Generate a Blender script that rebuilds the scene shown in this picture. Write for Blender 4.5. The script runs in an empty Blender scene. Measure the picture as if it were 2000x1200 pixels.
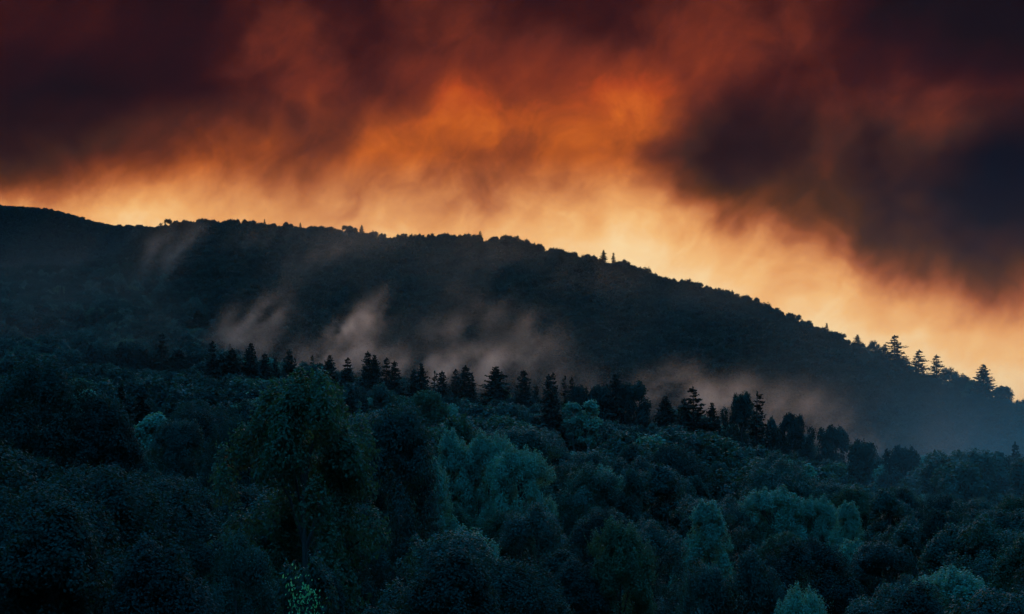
import bpy, math, random
import numpy as np
from mathutils import Vector

random.seed(7)
rng = np.random.default_rng(7)
S = bpy.context.scene
COL = S.collection
R = math.radians

# ------------------------------------------------------------------ camera
PITCH = math.atan(0.1)                      # eye level lies below the middle of the frame
FPX = 3000.0                                # focal length in pixels of the 2000 px wide photograph
cam_data = bpy.data.cameras.new('camera')
cam = bpy.data.objects.new('camera', cam_data)
COL.objects.link(cam)
cam.location = (0, 0, 0)
cam.rotation_euler = (math.pi / 2 + PITCH, 0, 0)
cam_data.sensor_width = 36.0
cam_data.lens = 36.0 * FPX / 2000.0
cam_data.clip_start = 0.5
cam_data.clip_end = 30000
S.camera = cam

# ------------------------------------------------------------------ sun, sky, exposure
SUN_AZ = R(4.0)                             # a little to one side of the view axis
SUN_EL = R(19.0)
S.view_settings.view_transform = 'Standard'
S.view_settings.look = 'None'
S.view_settings.exposure = 1.8               # exposed for the shaded slopes
S.view_settings.gamma = 1.0
S.view_settings.use_curve_mapping = False
sd = bpy.data.lights.new('sun', 'SUN')
sd.energy = 0.22
sd.angle = R(24.0)                          # light spread by the glowing cloud
sd.color = (1.0, 0.60, 0.36)
sun = bpy.data.objects.new('sun', sd)
COL.objects.link(sun)
sdir = Vector((math.sin(SUN_AZ) * math.cos(SUN_EL), math.cos(SUN_AZ) * math.cos(SUN_EL), math.sin(SUN_EL)))
sun.rotation_euler = sdir.to_track_quat('Z', 'Y').to_euler()

world = bpy.data.worlds.new('World')
S.world = world
world.use_nodes = True
NT = world.node_tree
NT.nodes.clear()


class NB:
    """small helper that writes node graphs"""
    def __init__(self, nt):
        self.nt = nt

    def n(self, kind, **kw):
        nd = self.nt.nodes.new(kind)
        for k, v in kw.items():
            setattr(nd, k, v)
        return nd

    def put(self, sock, v):
        if isinstance(v, bpy.types.NodeSocket):
            self.nt.links.new(v, sock)
        elif v is not None:
            sock.default_value = v

    def m(self, op, a, b=None, c=None, clamp=False):
        nd = self.n('ShaderNodeMath', operation=op, use_clamp=clamp)
        self.put(nd.inputs[0], a)
        self.put(nd.inputs[1], b)
        self.put(nd.inputs[2], c)
        return nd.outputs[0]

    def mixf(self, f, a, b):
        nd = self.n('ShaderNodeMix', data_type='FLOAT')
        self.put(nd.inputs[0], f)
        self.put(nd.inputs[2], a)
        self.put(nd.inputs[3], b)
        return nd.outputs[0]

    def mixc(self, f, a, b, bt='MIX'):
        nd = self.n('ShaderNodeMix', data_type='RGBA', blend_type=bt)
        self.put(nd.inputs[0], f)
        self.put(nd.inputs[6], a)
        self.put(nd.inputs[7], b)
        return nd.outputs[2]

    def smooth(self, v, a, b, lo=0.0, hi=1.0):
        nd = self.n('ShaderNodeMapRange', interpolation_type='SMOOTHSTEP')
        self.put(nd.inputs[0], v)
        nd.inputs[1].default_value = a
        nd.inputs[2].default_value = b
        nd.inputs[3].default_value = lo
        nd.inputs[4].default_value = hi
        return nd.outputs[0]

    def comb(self, x, y, z):
        nd = self.n('ShaderNodeCombineXYZ')
        self.put(nd.inputs[0], x)
        self.put(nd.inputs[1], y)
        self.put(nd.inputs[2], z)
        return nd.outputs[0]

    def noise(self, vec, scale, detail=3.0, rough=0.5, dist=0.0, dim='3D'):
        nd = self.n('ShaderNodeTexNoise', noise_dimensions=dim)
        self.put(nd.inputs['Vector'], vec)
        nd.inputs['Scale'].default_value = scale
        nd.inputs['Detail'].default_value = detail
        nd.inputs['Roughness'].default_value = rough
        nd.inputs['Distortion'].default_value = dist
        return nd.outputs

    def ramp(self, fac, stops, interp='LINEAR'):
        nd = self.n('ShaderNodeValToRGB')
        cr = nd.color_ramp
        cr.interpolation = interp
        while len(cr.elements) < len(stops):
            cr.elements.new(0.5)
        for e, (p, c) in zip(cr.elements, stops):
            e.position = p
            e.color = c if len(c) == 4 else (*c, 1)
        self.put(nd.inputs[0], fac)
        return nd.outputs[0]


def lin(h):
    c = [int(h[i:i + 2], 16) / 255 for i in (0, 2, 4)]
    return tuple(x / 12.92 if x <= 0.04045 else ((x + 0.055) / 1.055) ** 2.4 for x in c)


def build_sky():
    b = NB(NT)
    geo = b.n('ShaderNodeTexCoord')
    sep = b.n('ShaderNodeSeparateXYZ')
    NT.links.new(geo.outputs['Generated'], sep.inputs[0])
    dx, dy, dz = sep.outputs
    yy = b.m('MAXIMUM', dy, 0.35)
    U = b.m('DIVIDE', dx, yy)               # sideways slope of the direction
    V = b.m('DIVIDE', dz, yy)               # upward slope of the direction
    uv = b.comb(U, V, 0.0)
    # slow warp and a finer one, both softer low down where the glow is smooth
    w1 = b.noise(uv, 7.0, 2.0, 0.5)[1]
    w2 = b.noise(uv, 26.0, 3.0, 0.55)[1]

    def off(col, amp, base):
        vs = b.n('ShaderNodeVectorMath', operation='SUBTRACT')
        b.put(vs.inputs[0], col)
        vs.inputs[1].default_value = (0.5, 0.5, 0.5)
        vm = b.n('ShaderNodeVectorMath', operation='MULTIPLY_ADD')
        NT.links.new(vs.outputs[0], vm.inputs[0])
        vm.inputs[1].default_value = amp
        b.put(vm.inputs[2], base)
        return vm.outputs[0]
    q = off(w1, (0.035, 0.02, 0), uv)
    q = off(w2, (0.024, 0.016, 0), q)
    sq = b.n('ShaderNodeSeparateXYZ')
    b.put(sq.inputs[0], q)
    Uw, Vw = sq.outputs[0], sq.outputs[1]
    # cloud brightness laid out over bearing (columns every 100) and height (rows every 60)
    rows = {
        -60: '24 24 20 18 22 28 28 22 28 28 22 20 22 28 32 32 30 16 12 09 07',
        0:   '33 35 27 20 24 36 38 24 40 38 30 27 27 40 45 44 46 22 15 10 07',
        60:  '27 35 28 18 24 45 56 25 45 46 40 36 34 50 60 36 48 20 22 12 08',
        120: '20 24 20 20 30 50 58 31 53 63 50 50 62 54 66 30 36 24 52 24 20',
        180: '18 12 10 20 24 42 55 34 58 76 64 60 84 74 38 42 34 36 52 46 36',
        240: '14 14 26 32 50 48 42 52 68 80 68 70 88 62 22 26 38 38 44 48 20',
        300: '24 28 30 38 66 60 44 66 76 66 58 66 74 34 20 22 36 28 34 12 02',
        360: '40 50 50 64 76 58 56 60 66 56 58 66 82 46 27 30 34 20 18 08 03',
        420: '72 77 88 96 82 70 72 76 66 63 70 84 86 80 56 42 38 28 22 10 08',
        480: '88 90 94 98 94 88 88 92 86 84 88 95 97 94 84 64 46 36 30 18 20',
        540: '92 94 96 99 97 95 95 96 95 94 95 97 98 97 97 86 76 56 44 32 40',
        600: '92 94 96 98 97 96 96 96 96 96 96 97 98 98 98 97 92 84 76 62 60',
        660: '92 94 96 98 97 96 96 96 96 96 96 97 98 98 98 98 99 98 96 86 78',
        720: '92 94 96 98 97 96 96 96 96 96 96 97 98 98 98 98 99 99 99 98 92',
    }
    fac = b.m('MULTIPLY_ADD', Uw, FPX / 2400.0, 0.5)      # -200 .. 2200
    t = math.tan(PITCH)
    B = None
    keys = sorted(rows, reverse=True)
    for k in keys:
        vals = [int(s) / 100 for s in rows[k].split()]
        if 120 < k <= 300:
            vals = [v * (0.95 if i < 15 else 0.86) for i, v in enumerate(vals)]
        if k <= 120:
            vals = [v * (0.78 if i < 5 or i > 16 else 0.93) for i, v in enumerate(vals)]
        stops = [((200 + 100 * i) / 2400.0, (v, v, v)) for i, v in enumerate(vals)]
        rr = b.ramp(fac, stops, 'EASE' if False else 'B_SPLINE')
        if B is None:
            B = rr
            continue
        vv = (600 - k) / FPX
        v0 = (600 - (k + 60)) / FPX
        V1 = (t + vv) / (1 - vv * t)
        V0 = (t + v0) / (1 - v0 * t)
        f = b.m('MULTIPLY_ADD', Vw, 1 / (V1 - V0), -V0 / (V1 - V0), clamp=True)
        B = b.mixf(f, B, rr)
    # rain-like streaks leaning to the east, and billows
    mp = b.n('ShaderNodeMapping')
    b.put(mp.inputs[0], q)
    mp.vector_type = 'TEXTURE'
    mp.inputs['Rotation'].default_value = (0, 0, R(-18))
    mp.inputs['Scale'].default_value = (0.42, 1.0, 1.0)
    st = b.noise(mp.outputs[0], 12.0, 3.0, 0.45)[0]
    bl = b.noise(q, 17.0, 6.0, 0.6, 0.4)[0]
    mp2 = b.n('ShaderNodeMapping')
    b.put(mp2.inputs[0], q)
    mp2.vector_type = 'TEXTURE'
    mp2.inputs['Rotation'].default_value = (0, 0, R(-42))
    mp2.inputs['Scale'].default_value = (0.5, 1.0, 1.0)
    wi = b.noise(mp2.outputs[0], 20.0, 5.0, 0.55, 0.2)[0]
    band = b.m('MULTIPLY', b.smooth(B, 0.05, 0.45, 0.25, 1.0), b.smooth(B, 0.75, 1.0, 1.0, 0.50))
    d = b.m('ADD', b.m('MULTIPLY', b.m('SUBTRACT', st, 0.5), 0.07), b.m('MULTIPLY', b.m('SUBTRACT', bl, 0.5), 0.50))
    d = b.m('ADD', d, b.m('MULTIPLY', b.m('SUBTRACT', wi, 0.5), 0.36))
    B = b.m('MULTIPLY_ADD', d, band, B, clamp=True)

    B = b.m('MULTIPLY', B, b.smooth(dy, 0.1, 0.85, 0.15, 1.0))   # the glow dies away to the sides

    def pal(s):
        hs = s.split()
        return [(i / 10.0, lin(h)) for i, h in enumerate(hs)]
    up = b.ramp(B, pal('0d0a16 1a0e13 2a1014 3c1614 54221a 6e2c1c 88371c ad431c ca5a20 dc7028 f09444'))
    mi = b.ramp(B, pal('090a16 1b0d11 2d1614 40231a 58291a 76361b 96461d bb591c d67024 e68a38 f4a658'))
    lo = b.ramp(B, pal('0d0b18 1b1216 2e1a18 472814 673618 914c28 b5683a d48a50 e8a260 f5bc78 fbd8a0'))
    C = b.mixc(b.smooth(V, 0.205, 0.255), mi, up)
    C = b.mixc(b.smooth(V, 0.165, 0.205, 1.0, 0.0), C, lo)
    # the sky that the cloud leaves open: dusk blue overhead
    ns = b.n('ShaderNodeTexSky', sky_type='NISHITA', sun_disc=False)
    ns.sun_elevation = SUN_EL
    ns.sun_rotation = SUN_AZ
    ns.air_density = 1.4
    ns.dust_density = 0.6
    ns.ozone_density = 4.0
    bgs = b.n('ShaderNodeBackground')
    bgs.inputs['Strength'].default_value = SKY_STRENGTH
    NT.links.new(b.mixc(1.0, ns.outputs[0], (*SKY_TINT, 1), 'MULTIPLY'), bgs.inputs[0])
    bgc = b.n('ShaderNodeBackground')
    bgc.inputs['Strength'].default_value = 0.29
    b.put(bgc.inputs[0], C)
    # cover: low cloud all round, its unseen back added to cut fill; open overhead
    cov = b.smooth(dz, 0.36, 0.70, 1.0, 0.0)
    mx = b.n('ShaderNodeMixShader')
    b.put(mx.inputs[0], cov)
    NT.links.new(bgs.outputs[0], mx.inputs[1])
    NT.links.new(bgc.outputs[0], mx.inputs[2])
    out = b.n('ShaderNodeOutputWorld')
    NT.links.new(mx.outputs[0], out.inputs[0])


SKY_STRENGTH = 0.15
SKY_TINT = (0.18, 1.05, 1.42)
build_sky()

C = S.cycles
C.use_denoising = True
C.max_bounces = 4
C.diffuse_bounces = 2
C.glossy_bounces = 1
C.transmission_bounces = 2
C.transparent_max_bounces = 8
C.volume_bounces = 0
C.volume_step_rate = 5.0
C.volume_max_steps = 256
C.caustics_reflective = False
C.caustics_refractive = False
C.sample_clamp_indirect = 3.0
C.filter_width = 1.5

# ------------------------------------------------------------------ terrain
TT = math.tan(PITCH)


def ratio(py):
    v = (600 - np.asarray(py, float)) / FPX
    return (TT + v) / (1 - v * TT)


def to_px(x, y, z):
    """where a world point falls in the photograph (2000 x 1200)"""
    cp, sp = math.cos(PITCH), math.sin(PITCH)
    d = y * cp + z * sp
    h = -y * sp + z * cp
    return 1000 + FPX * x / d, 600 - FPX * h / d


SIL = np.array([(-400, 560), (0, 530), (60, 518), (150, 512), (220, 495), (270, 450), (300, 433), (370, 426), (465, 428), (560, 438), (640, 443),
                (700, 446), (780, 461), (860, 456), (940, 461), (1000, 461), (1060, 478), (1100, 487), (1180, 503), (1250, 520),
                (1300, 539), (1380, 553), (1450, 574), (1500, 595), (1550, 612), (1600, 634), (1660, 656), (1700, 674), (1740, 698),
                (1800, 724), (1850, 742), (1890, 768), (1930, 772), (2000, 779), (2100, 800), (2400, 860)], float)
SIL2 = np.array([(-400, 390), (-150, 398), (0, 404), (50, 408), (100, 413), (150, 427), (200, 440), (230, 443), (280, 443), (320, 455), (400, 520), (700, 900), (1200, 1000)], float)
FAR_H = 13.0
NEAR_H = 18.5
cols = {
    -300: ([60, 110, 150, 220, 350, 500, 700, 900, 1100, 1300], [1250, 960, 880, 840, 790, 750, 700, 640, 590, 545]),
    0:    ([60, 110, 150, 220, 350, 500, 700, 900, 1100, 1300], [1500, 1030, 920, 860, 800, 760, 700, 640, 580, 530]),
    250:  ([60, 110, 150, 220, 350, 500, 700, 900, 1100, 1300], [1600, 1090, 970, 880, 810, 750, 700, 640, 580, 525]),
    430:  ([60, 110, 150, 220, 350, 500, 640, 700, 800, 900], [1650, 1140, 1000, 900, 810, 750, 712, 702, 697, 670]),
    620:  ([60, 110, 150, 220, 350, 500, 640, 700, 800], [1700, 1160, 1010, 900, 830, 770, 728, 716, 725]),
    1000: ([60, 110, 150, 200, 280, 350, 450, 600, 700, 800], [1700, 1180, 1020, 915, 875, 855, 825, 790, 764, 785]),
    1300: ([60, 110, 150, 200, 280, 350, 450, 600, 670, 780], [1720, 1210, 1080, 985, 925, 890, 855, 815, 795, 830]),
    1500: ([60, 110, 150, 200, 280, 350, 450, 550, 620, 740], [1740, 1240, 1125, 1050, 965, 920, 880, 850, 838, 880]),
    1800: ([60, 110, 150, 200, 280, 350, 450, 530, 680], [1780, 1290, 1190, 1120, 1040, 990, 935, 912, 960]),
    2000: ([60, 110, 150, 200, 280, 350, 450, 520, 640], [1800, 1310, 1220, 1160, 1085, 1045, 1012, 1000, 1010]),
    2400: ([60, 110, 150, 200, 280, 350, 450, 520, 640], [1850, 1350, 1260, 1200, 1150, 1120, 1090, 1080, 1080]),
}
DG = np.arange(0, 3700, 10.0)


def crest_d(px):
    return np.interp(px, [-400, 0, 250, 300, 900, 2000], [1350, 1350, 1500, 1560, 1480, 1000])


def build_columns():
    ks = sorted(cols)
    pxs = np.arange(-400, 2401, 25.0)
    nearz = []
    for k in ks:
        D, py = cols[k]
        D = np.array(D, float)
        z = D * ratio(py) - NEAR_H
        zz = np.interp(DG, np.r_[0, 8, 60, D[1:]], np.r_[-1.7, -2.5, -24.0, z[1:]])
        nearz.append((zz, D[-1], z[-1]))
    out = np.zeros((len(pxs), len(DG)))
    for i, p in enumerate(pxs):
        j = min(max(np.searchsorted(ks, p) - 1, 0), len(ks) - 2)
        f = np.clip((p - ks[j]) / (ks[j + 1] - ks[j]), 0, 1)
        f = f * f * (3 - 2 * f) * 0.5 + f * 0.5
        near = nearz[j][0] * (1 - f) + nearz[j + 1][0] * f
        dl = nearz[j][1] * (1 - f) + nearz[j + 1][1] * f
        zl = np.interp(dl, DG, near)
        dc = crest_d(p)
        zc = dc * ratio(np.interp(p, SIL[:, 0], SIL[:, 1])) - FAR_H
        s = np.clip((DG - dl) / max(dc - dl, 60), 0, 1)
        far = zl + (zc - zl) * (0.85 * s + 0.15 * s * s * (3 - 2 * s))
        z = np.where(DG <= dl, near, far)
        over = np.clip(DG - dc, 0, None)
        z = z - 0.22 * over * np.clip(over / 120, 0, 1)
        # the distant hill
        r2 = ratio(np.interp(p, SIL2[:, 0], SIL2[:, 1]))
        z2c = 2700 * r2 - FAR_H
        z2 = z2c - 0.33 * np.abs(DG - 2700) * np.clip(np.abs(DG - 2700) / 150, 0, 1)
        z = np.maximum(z, np.maximum(z2, -20))
        out[i] = z
    k = np.array([1, 2, 3, 2, 1.0])
    k /= k.sum()
    for _ in range(1):
        out = np.apply_along_axis(lambda a: np.convolve(np.pad(a, 2, 'edge'), k, 'valid'), 1, out)
    return pxs, out


PXS, HZ = build_columns()


def ground(x, y):
    x = np.asarray(x, float)
    y = np.asarray(y, float)
    yy = np.maximum(y, 1.0)
    px = 1000 + FPX * 0.995 * x / yy
    w = 1200.0
    px = np.where(np.abs(px - 1000) > w, 1000 + np.sign(px - 1000) * w, px)
    fi = np.clip((px + 400) / 25.0, 0, len(PXS) - 1.001)
    dist = np.where(y > 0, y, np.abs(y) * 0.4)
    fj = np.clip(dist / 10.0, 0, len(DG) - 1.001)
    i = fi.astype(int)
    j = fj.astype(int)
    a = fi - i
    c = fj - j
    z = (HZ[i, j] * (1 - a) + HZ[i + 1, j] * a) * (1 - c) + (HZ[i, j + 1] * (1 - a) + HZ[i + 1, j + 1] * a) * c
    # close to the viewer and behind, the bank the viewer stands on
    near = -1.7 - 24.0 * np.clip((np.hypot(x, y) - 6) / 60, 0, 1)
    near = np.where(y < 0, -1.7 + 0.12 * np.abs(y) - 0.02 * np.abs(x), near)
    near = np.minimum(near, 150)
    f = np.clip((y - 40) / 60, 0, 1)
    z = near * (1 - f) + z * f
    z = np.where(y > 3600, np.maximum(z, -10), z)
    z = z + (0.9 * np.sin(x / 13.0 + 1.3 * np.sin(y / 29.0)) * np.sin(y / 17.0) + 1.2 * np.sin(x / 41.0 + 2) * np.sin(y / 37.0)) * np.clip((np.hypot(x, y) - 20) / 60, 0, 1)
    return z


def tag(o, label=None, cat=None, group=None, kind=None):
    if label:
        o['label'] = label
    if cat:
        o['category'] = cat
    if group:
        o['group'] = group
    if kind:
        o['kind'] = kind
    return o


def mesh_from(name, verts, faces, k, mats):
    """verts (n,3); faces (m,k) index array, k = 3 or 4"""
    me = bpy.data.meshes.new(name)
    verts = np.ascontiguousarray(verts, np.float32)
    faces = np.ascontiguousarray(faces, np.int32)
    me.vertices.add(len(verts))
    me.vertices.foreach_set('co', verts.ravel())
    me.loops.add(faces.size)
    me.loops.foreach_set('vertex_index', faces.ravel())
    me.polygons.add(len(faces))
    me.polygons.foreach_set('loop_start', np.arange(0, faces.size, k, dtype=np.int32))
    try:
        me.polygons.foreach_set('loop_total', np.full(len(faces), k, np.int32))
    except Exception:
        pass
    me.update(calc_edges=True)
    me.validate()
    for m in mats:
        me.materials.append(m)
    return me


# ------------------------------------------------------------------ materials
def mat_soil():
    m = bpy.data.materials.new('forest_floor')
    m.use_nodes = True
    b = NB(m.node_tree)
    p = m.node_tree.nodes['Principled BSDF']
    tc = b.n('ShaderNodeTexCoord')
    f = b.noise(tc.outputs['Object'], 0.15, 6.0, 0.6)[0]
    b.put(p.inputs['Base Color'], b.ramp(f, [(0.3, (0.018, 0.022, 0.012)), (0.7, (0.045, 0.05, 0.022))]))
    p.inputs['Roughness'].default_value = 0.95
    bp = b.n('ShaderNodeBump')
    b.put(bp.inputs['Height'], b.noise(tc.outputs['Object'], 1.2, 5.0, 0.7)[0])
    bp.inputs['Distance'].default_value = 0.5
    m.node_tree.links.new(bp.outputs[0], p.inputs['Normal'])
    return m


def mat_leaf(name, c0, c1, trans=0.3, rough=0.65, spec=0.15):
    """leaves: colour differs from tree to tree and from leaf to leaf"""
    m = bpy.data.materials.new(name)
    m.use_nodes = True
    nt = m.node_tree
    b = NB(nt)
    p = nt.nodes['Principled BSDF']
    out = nt.nodes['Material Output']
    oi = b.n('ShaderNodeObjectInfo')
    at = b.n('ShaderNodeAttribute', attribute_name='tone')
    f = b.m('ADD', b.m('MULTIPLY', oi.outputs['Random'], 0.7), b.m('MULTIPLY', at.outputs['Fac'], 0.3))
    col = b.mixc(f, (*c0, 1), (*c1, 1))
    b.put(p.inputs['Base Color'], col)
    p.inputs['Roughness'].default_value = rough
    p.inputs['Specular IOR Level'].default_value = spec
    tr = b.n('ShaderNodeBsdfTranslucent')
    b.put(tr.inputs[0], b.mixc(1.0, col, (1.3, 1.25, 0.6, 1), 'MULTIPLY'))
    mx = b.n('ShaderNodeMixShader')
    mx.inputs[0].default_value = trans
    nt.links.new(p.outputs[0], mx.inputs[1])
    nt.links.new(tr.outputs[0], mx.inputs[2])
    nt.links.new(mx.outputs[0], out.inputs[0])
    return m


def mat_bark(name, c0, c1, sc=3.0):
    m = bpy.data.materials.new(name)
    m.use_nodes = True
    b = NB(m.node_tree)
    p = m.node_tree.nodes['Principled BSDF']
    tc = b.n('ShaderNodeTexCoord')
    mp = b.n('ShaderNodeMapping')
    mp.inputs['Scale'].default_value = (1, 1, 0.25)
    m.node_tree.links.new(tc.outputs['Object'], mp.inputs[0])
    f = b.noise(mp.outputs[0], sc, 5.0, 0.7)[0]
    b.put(p.inputs['Base Color'], b.ramp(f, [(0.35, c0), (0.65, c1)]))
    p.inputs['Roughness'].default_value = 0.9
    return m


M_SOIL = mat_soil()
M_DARK = mat_leaf('leaf_dark_painted_shade', (0.013, 0.031, 0.025), (0.023, 0.049, 0.035), 0.25, 0.8, 0.06)  # dimness of the near rows and left slope put into leaf colour
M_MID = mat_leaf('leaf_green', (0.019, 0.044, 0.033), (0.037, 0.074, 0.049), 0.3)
M_BRIGHT = mat_leaf('leaf_pale_green', (0.090, 0.180, 0.125), (0.135, 0.235, 0.155), 0.3)
M_OLIVE = mat_leaf('leaf_olive_green', (0.026, 0.054, 0.032), (0.052, 0.088, 0.044), 0.35)
M_GLOW = mat_leaf('leaf_painted_sun_glow', (0.20, 0.36, 0.12), (0.32, 0.52, 0.20), 0.35)  # sunlit glow put into the leaf colour
M_NEEDLE = mat_leaf('needle_dark_green', (0.012, 0.026, 0.018), (0.022, 0.044, 0.026), 0.05, 0.8, 0.05)
M_FAR = mat_leaf('leaf_far_hill', (0.010, 0.018, 0.014), (0.026, 0.036, 0.022), 0.2, 0.8, 0.1)
M_BARK = mat_bark('bark_brown', (0.03, 0.022, 0.016), (0.09, 0.07, 0.05))
M_BIRCH = mat_bark('bark_birch', (0.08, 0.08, 0.075), (0.55, 0.54, 0.50), 6.0)


# ------------------------------------------------------------------ ground sheets
def axis(lo, hi, fine_lo, fine_hi, d, grow=1.25):
    a = list(np.arange(fine_lo, fine_hi + d, d))
    s, p = d, a[-1]
    while p < hi:
        s *= grow
        p += s
        a.append(min(p, hi))
    s, p = d, a[0]
    while p > lo:
        s *= grow
        p -= s
        a.insert(0, max(p, lo))
    return np.array(a)


def sheet(name, xs, ys, label, cat):
    X, Y = np.meshgrid(xs, ys)
    Z = ground(X, Y)
    V = np.stack([X, Y, Z], -1).reshape(-1, 3)
    nx, ny = len(xs), len(ys)
    I = np.arange(nx * ny).reshape(ny, nx)
    F = np.stack([I[:-1, :-1], I[:-1, 1:], I[1:, 1:], I[1:, :-1]], -1).reshape(-1, 4)
    me = mesh_from(name, V, F, 4, [M_SOIL])
    me.polygons.foreach_set('use_smooth', np.ones(len(F), bool))
    o = bpy.data.objects.new(name, me)
    COL.objects.link(o)
    tag(o, label, cat, None, 'structure')
    return o


XS = axis(-4200, 4200, -620, 620, 8.0)
XH = axis(-4200, 4200, -1150, 700, 10.0)
sheet('ground', XH, axis(-3000, 860, -40, 860, 10.0), 'wooded lower slope rising from the viewer to the misty valley', 'hillside')
sheet('hill', XH, axis(860, 4300, 860, 2900, 10.0), 'long dark wooded hill whose crest stands against the sky', 'hill')


# ------------------------------------------------------------------ tree meshes
def unit(v):
    return v / np.maximum(np.linalg.norm(v, axis=-1, keepdims=True), 1e-6)


def quads(P, A, B_):
    """rhombic leaves at P with half diagonals A and B_"""
    V = np.stack([P - A, P + B_, P + A, P - B_], 1).reshape(-1, 3)
    F = np.arange(len(V)).reshape(-1, 4)
    return V, F


def leaf_mesh(name, P, Nn, sz, mat, asp=0.6, up=0.0):
    n = len(P)
    r = unit(rng.normal(size=(n, 3)) + np.array([0, 0, up]))
    A = unit(np.cross(Nn, r))
    Bv = unit(np.cross(Nn, A))
    if up > 0:
        A, Bv = Bv, A
    s = sz[:, None]
    V, F = quads(P, A * s, Bv * s * asp)
    me = mesh_from(name, V, F, 4, [mat])
    at = me.attributes.new('tone', 'FLOAT', 'POINT')
    at.data.foreach_set('value', np.repeat(rng.random(n), 4).astype(np.float32))
    return me


def tube(pts, rad, seg=7):
    pts = np.array(pts, float)
    n = len(pts)
    V, F = [], []
    for i in range(n):
        d = unit(pts[min(i + 1, n - 1)] - pts[max(i - 1, 0)])
        a = unit(np.cross(d, [0.31, 0.95, 0.05]))
        c = np.cross(d, a)
        for k in range(seg):
            t = 2 * math.pi * k / seg
            V.append(pts[i] + rad[i] * (math.cos(t) * a + math.sin(t) * c))
    for i in range(n - 1):
        for k in range(seg):
            F.append((i * seg + k, i * seg + (k + 1) % seg, (i + 1) * seg + (k + 1) % seg, (i + 1) * seg + k))
    return np.array(V), np.array(F)


def join(parts):
    V, F, o = [], [], 0
    for v, f in parts:
        V.append(v)
        F.append(f + o)
        o += len(v)
    return np.concatenate(V), np.concatenate(F)


def broadleaf(name, seed, H=16.0, Rr=6.0, base=0.2, shape='round', nclump=60, n=24000, leaf=0.17, mat=M_MID, bark=None,
              sprig=140, crk=0.23, plume=0.9):
    """crown of many leaf clumps on limbs; returns (crown mesh, trunk mesh)"""
    g = np.random.default_rng(seed)
    global rng
    keep = rng
    rng = g
    t = g.random(nclump) ** 0.8
    t[:6] = np.linspace(0.8, 1.0, 6)
    if shape == 'round':
        rho = np.sqrt(np.clip(1 - ((t - 0.42) / 0.62) ** 2, 0.02, 1))
    elif shape == 'tall':
        rho = np.clip(1.15 - t, 0.12, 1) ** 0.6 * 0.9
    elif shape == 'narrow':
        rho = 0.75 * np.sqrt(np.clip(1 - ((t - 0.45) / 0.6) ** 2, 0.05, 1))
    else:                                    # umbrella
        rho = np.clip(0.4 + t, 0, 1) * np.sqrt(np.clip(1.12 - t, 0.05, 1)) * 1.3
    ph = g.random(nclump) * 2 * math.pi
    lob = 1 + 0.22 * np.sin(3 * ph + g.random() * 6) + 0.14 * np.sin(5 * ph + g.random() * 6)
    rr = Rr * rho * (0.35 + 0.57 * g.random(nclump) ** 0.6) * lob
    z = H * (base + (1 - base) * t * 0.93)
    Cc = np.stack([rr * np.cos(ph), rr * np.sin(ph), z], 1)
    cr = Rr * crk * (0.65 + 0.7 * g.random(nclump))
    cr = np.minimum(cr, (H - z) * 0.95 + 0.5)
    w = cr ** 2
    idx = g.choice(nclump, size=n, p=w / w.sum())
    d = unit(g.normal(size=(n, 3)) + np.array([0, 0, 0.35]))
    # billows inside a clump: smaller tufts
    rad = cr[idx] * (0.55 + 0.5 * g.random(n) ** 0.6)
    tuft = unit(g.normal(size=(nclump * 14, 3)) + np.array([0, 0, 0.3]))
    tf = tuft[idx * 14 + g.integers(0, 14, n)]
    d = unit(d * 0.55 + tf * 0.75)
    hz_ = np.clip(d[:, 2:3], 0, 1)
    P = Cc[idx] + d * rad[:, None] * np.concatenate([1.08 - 0.35 * plume * hz_, 1.08 - 0.35 * plume * hz_, 0.8 + 0.75 * plume * hz_], 1)
    P += g.normal(size=(n, 3)) * leaf * 0.9
    N = unit(d + 0.75 * unit(g.normal(size=(n, 3))) + np.array([0, 0, 0.25]))
    sz = leaf * (0.7 + 0.7 * g.random(n))
    # upright sprays poking out of the crown
    if sprig:
        k = 14
        si = g.integers(0, nclump, sprig)
        sdv = unit(g.normal(size=(sprig, 3)) * np.array([1, 1, 0.4]) + np.array([0, 0, 0.9]))
        s0 = Cc[si] + sdv * cr[si][:, None] * 0.85
        ln = Rr * (0.10 + 0.14 * g.random(sprig))
        tt = np.linspace(0, 1, k)[None, :, None]
        up = unit(sdv * 0.6 + np.array([0, 0, 0.8]))
        SP = s0[:, None] + up[:, None] * ln[:, None, None] * tt
        SP = SP + g.normal(size=SP.shape) * leaf * (1.1 - 0.7 * tt)
        SP = SP.reshape(-1, 3)
        P = np.concatenate([P, SP])
        N = np.concatenate([N, unit(g.normal(size=SP.shape))])
        sz = np.concatenate([sz, leaf * (0.6 + 0.4 * g.random(len(SP)))])
    crown = leaf_mesh(name + '_crown', P, N, sz, mat)
    # trunk and limbs
    top = H * 0.78
    k = 7
    tr = [(0.25 * math.sin(i * 1.1 + seed), 0.25 * math.cos(i * 0.9 + seed), -1.0 + (top + 1) * i / (k - 1)) for i in range(k)]
    r0 = 0.022 * H
    parts = [tube(tr, [r0 * (1 - 0.85 * i / (k - 1)) for i in range(k)], 8)]
    order = np.argsort(-cr)[:9]
    for q in order:
        c = Cc[q]
        z0 = max(H * 0.16, c[2] - rr[q] * 0.9 - 1.5)
        p0 = np.array([0, 0, min(z0, top * 0.9)])
        mid = p0 * 0.5 + c * 0.5 + np.array([0, 0, 0.5])
        parts.append(tube([p0, mid, c], [r0 * 0.42, r0 * 0.25, r0 * 0.07], 5))
    V, F = join(parts)
    trunk = mesh_from(name + '_trunk', V, F, 4, [bark or M_BARK])
    rng = keep
    return crown, trunk


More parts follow.
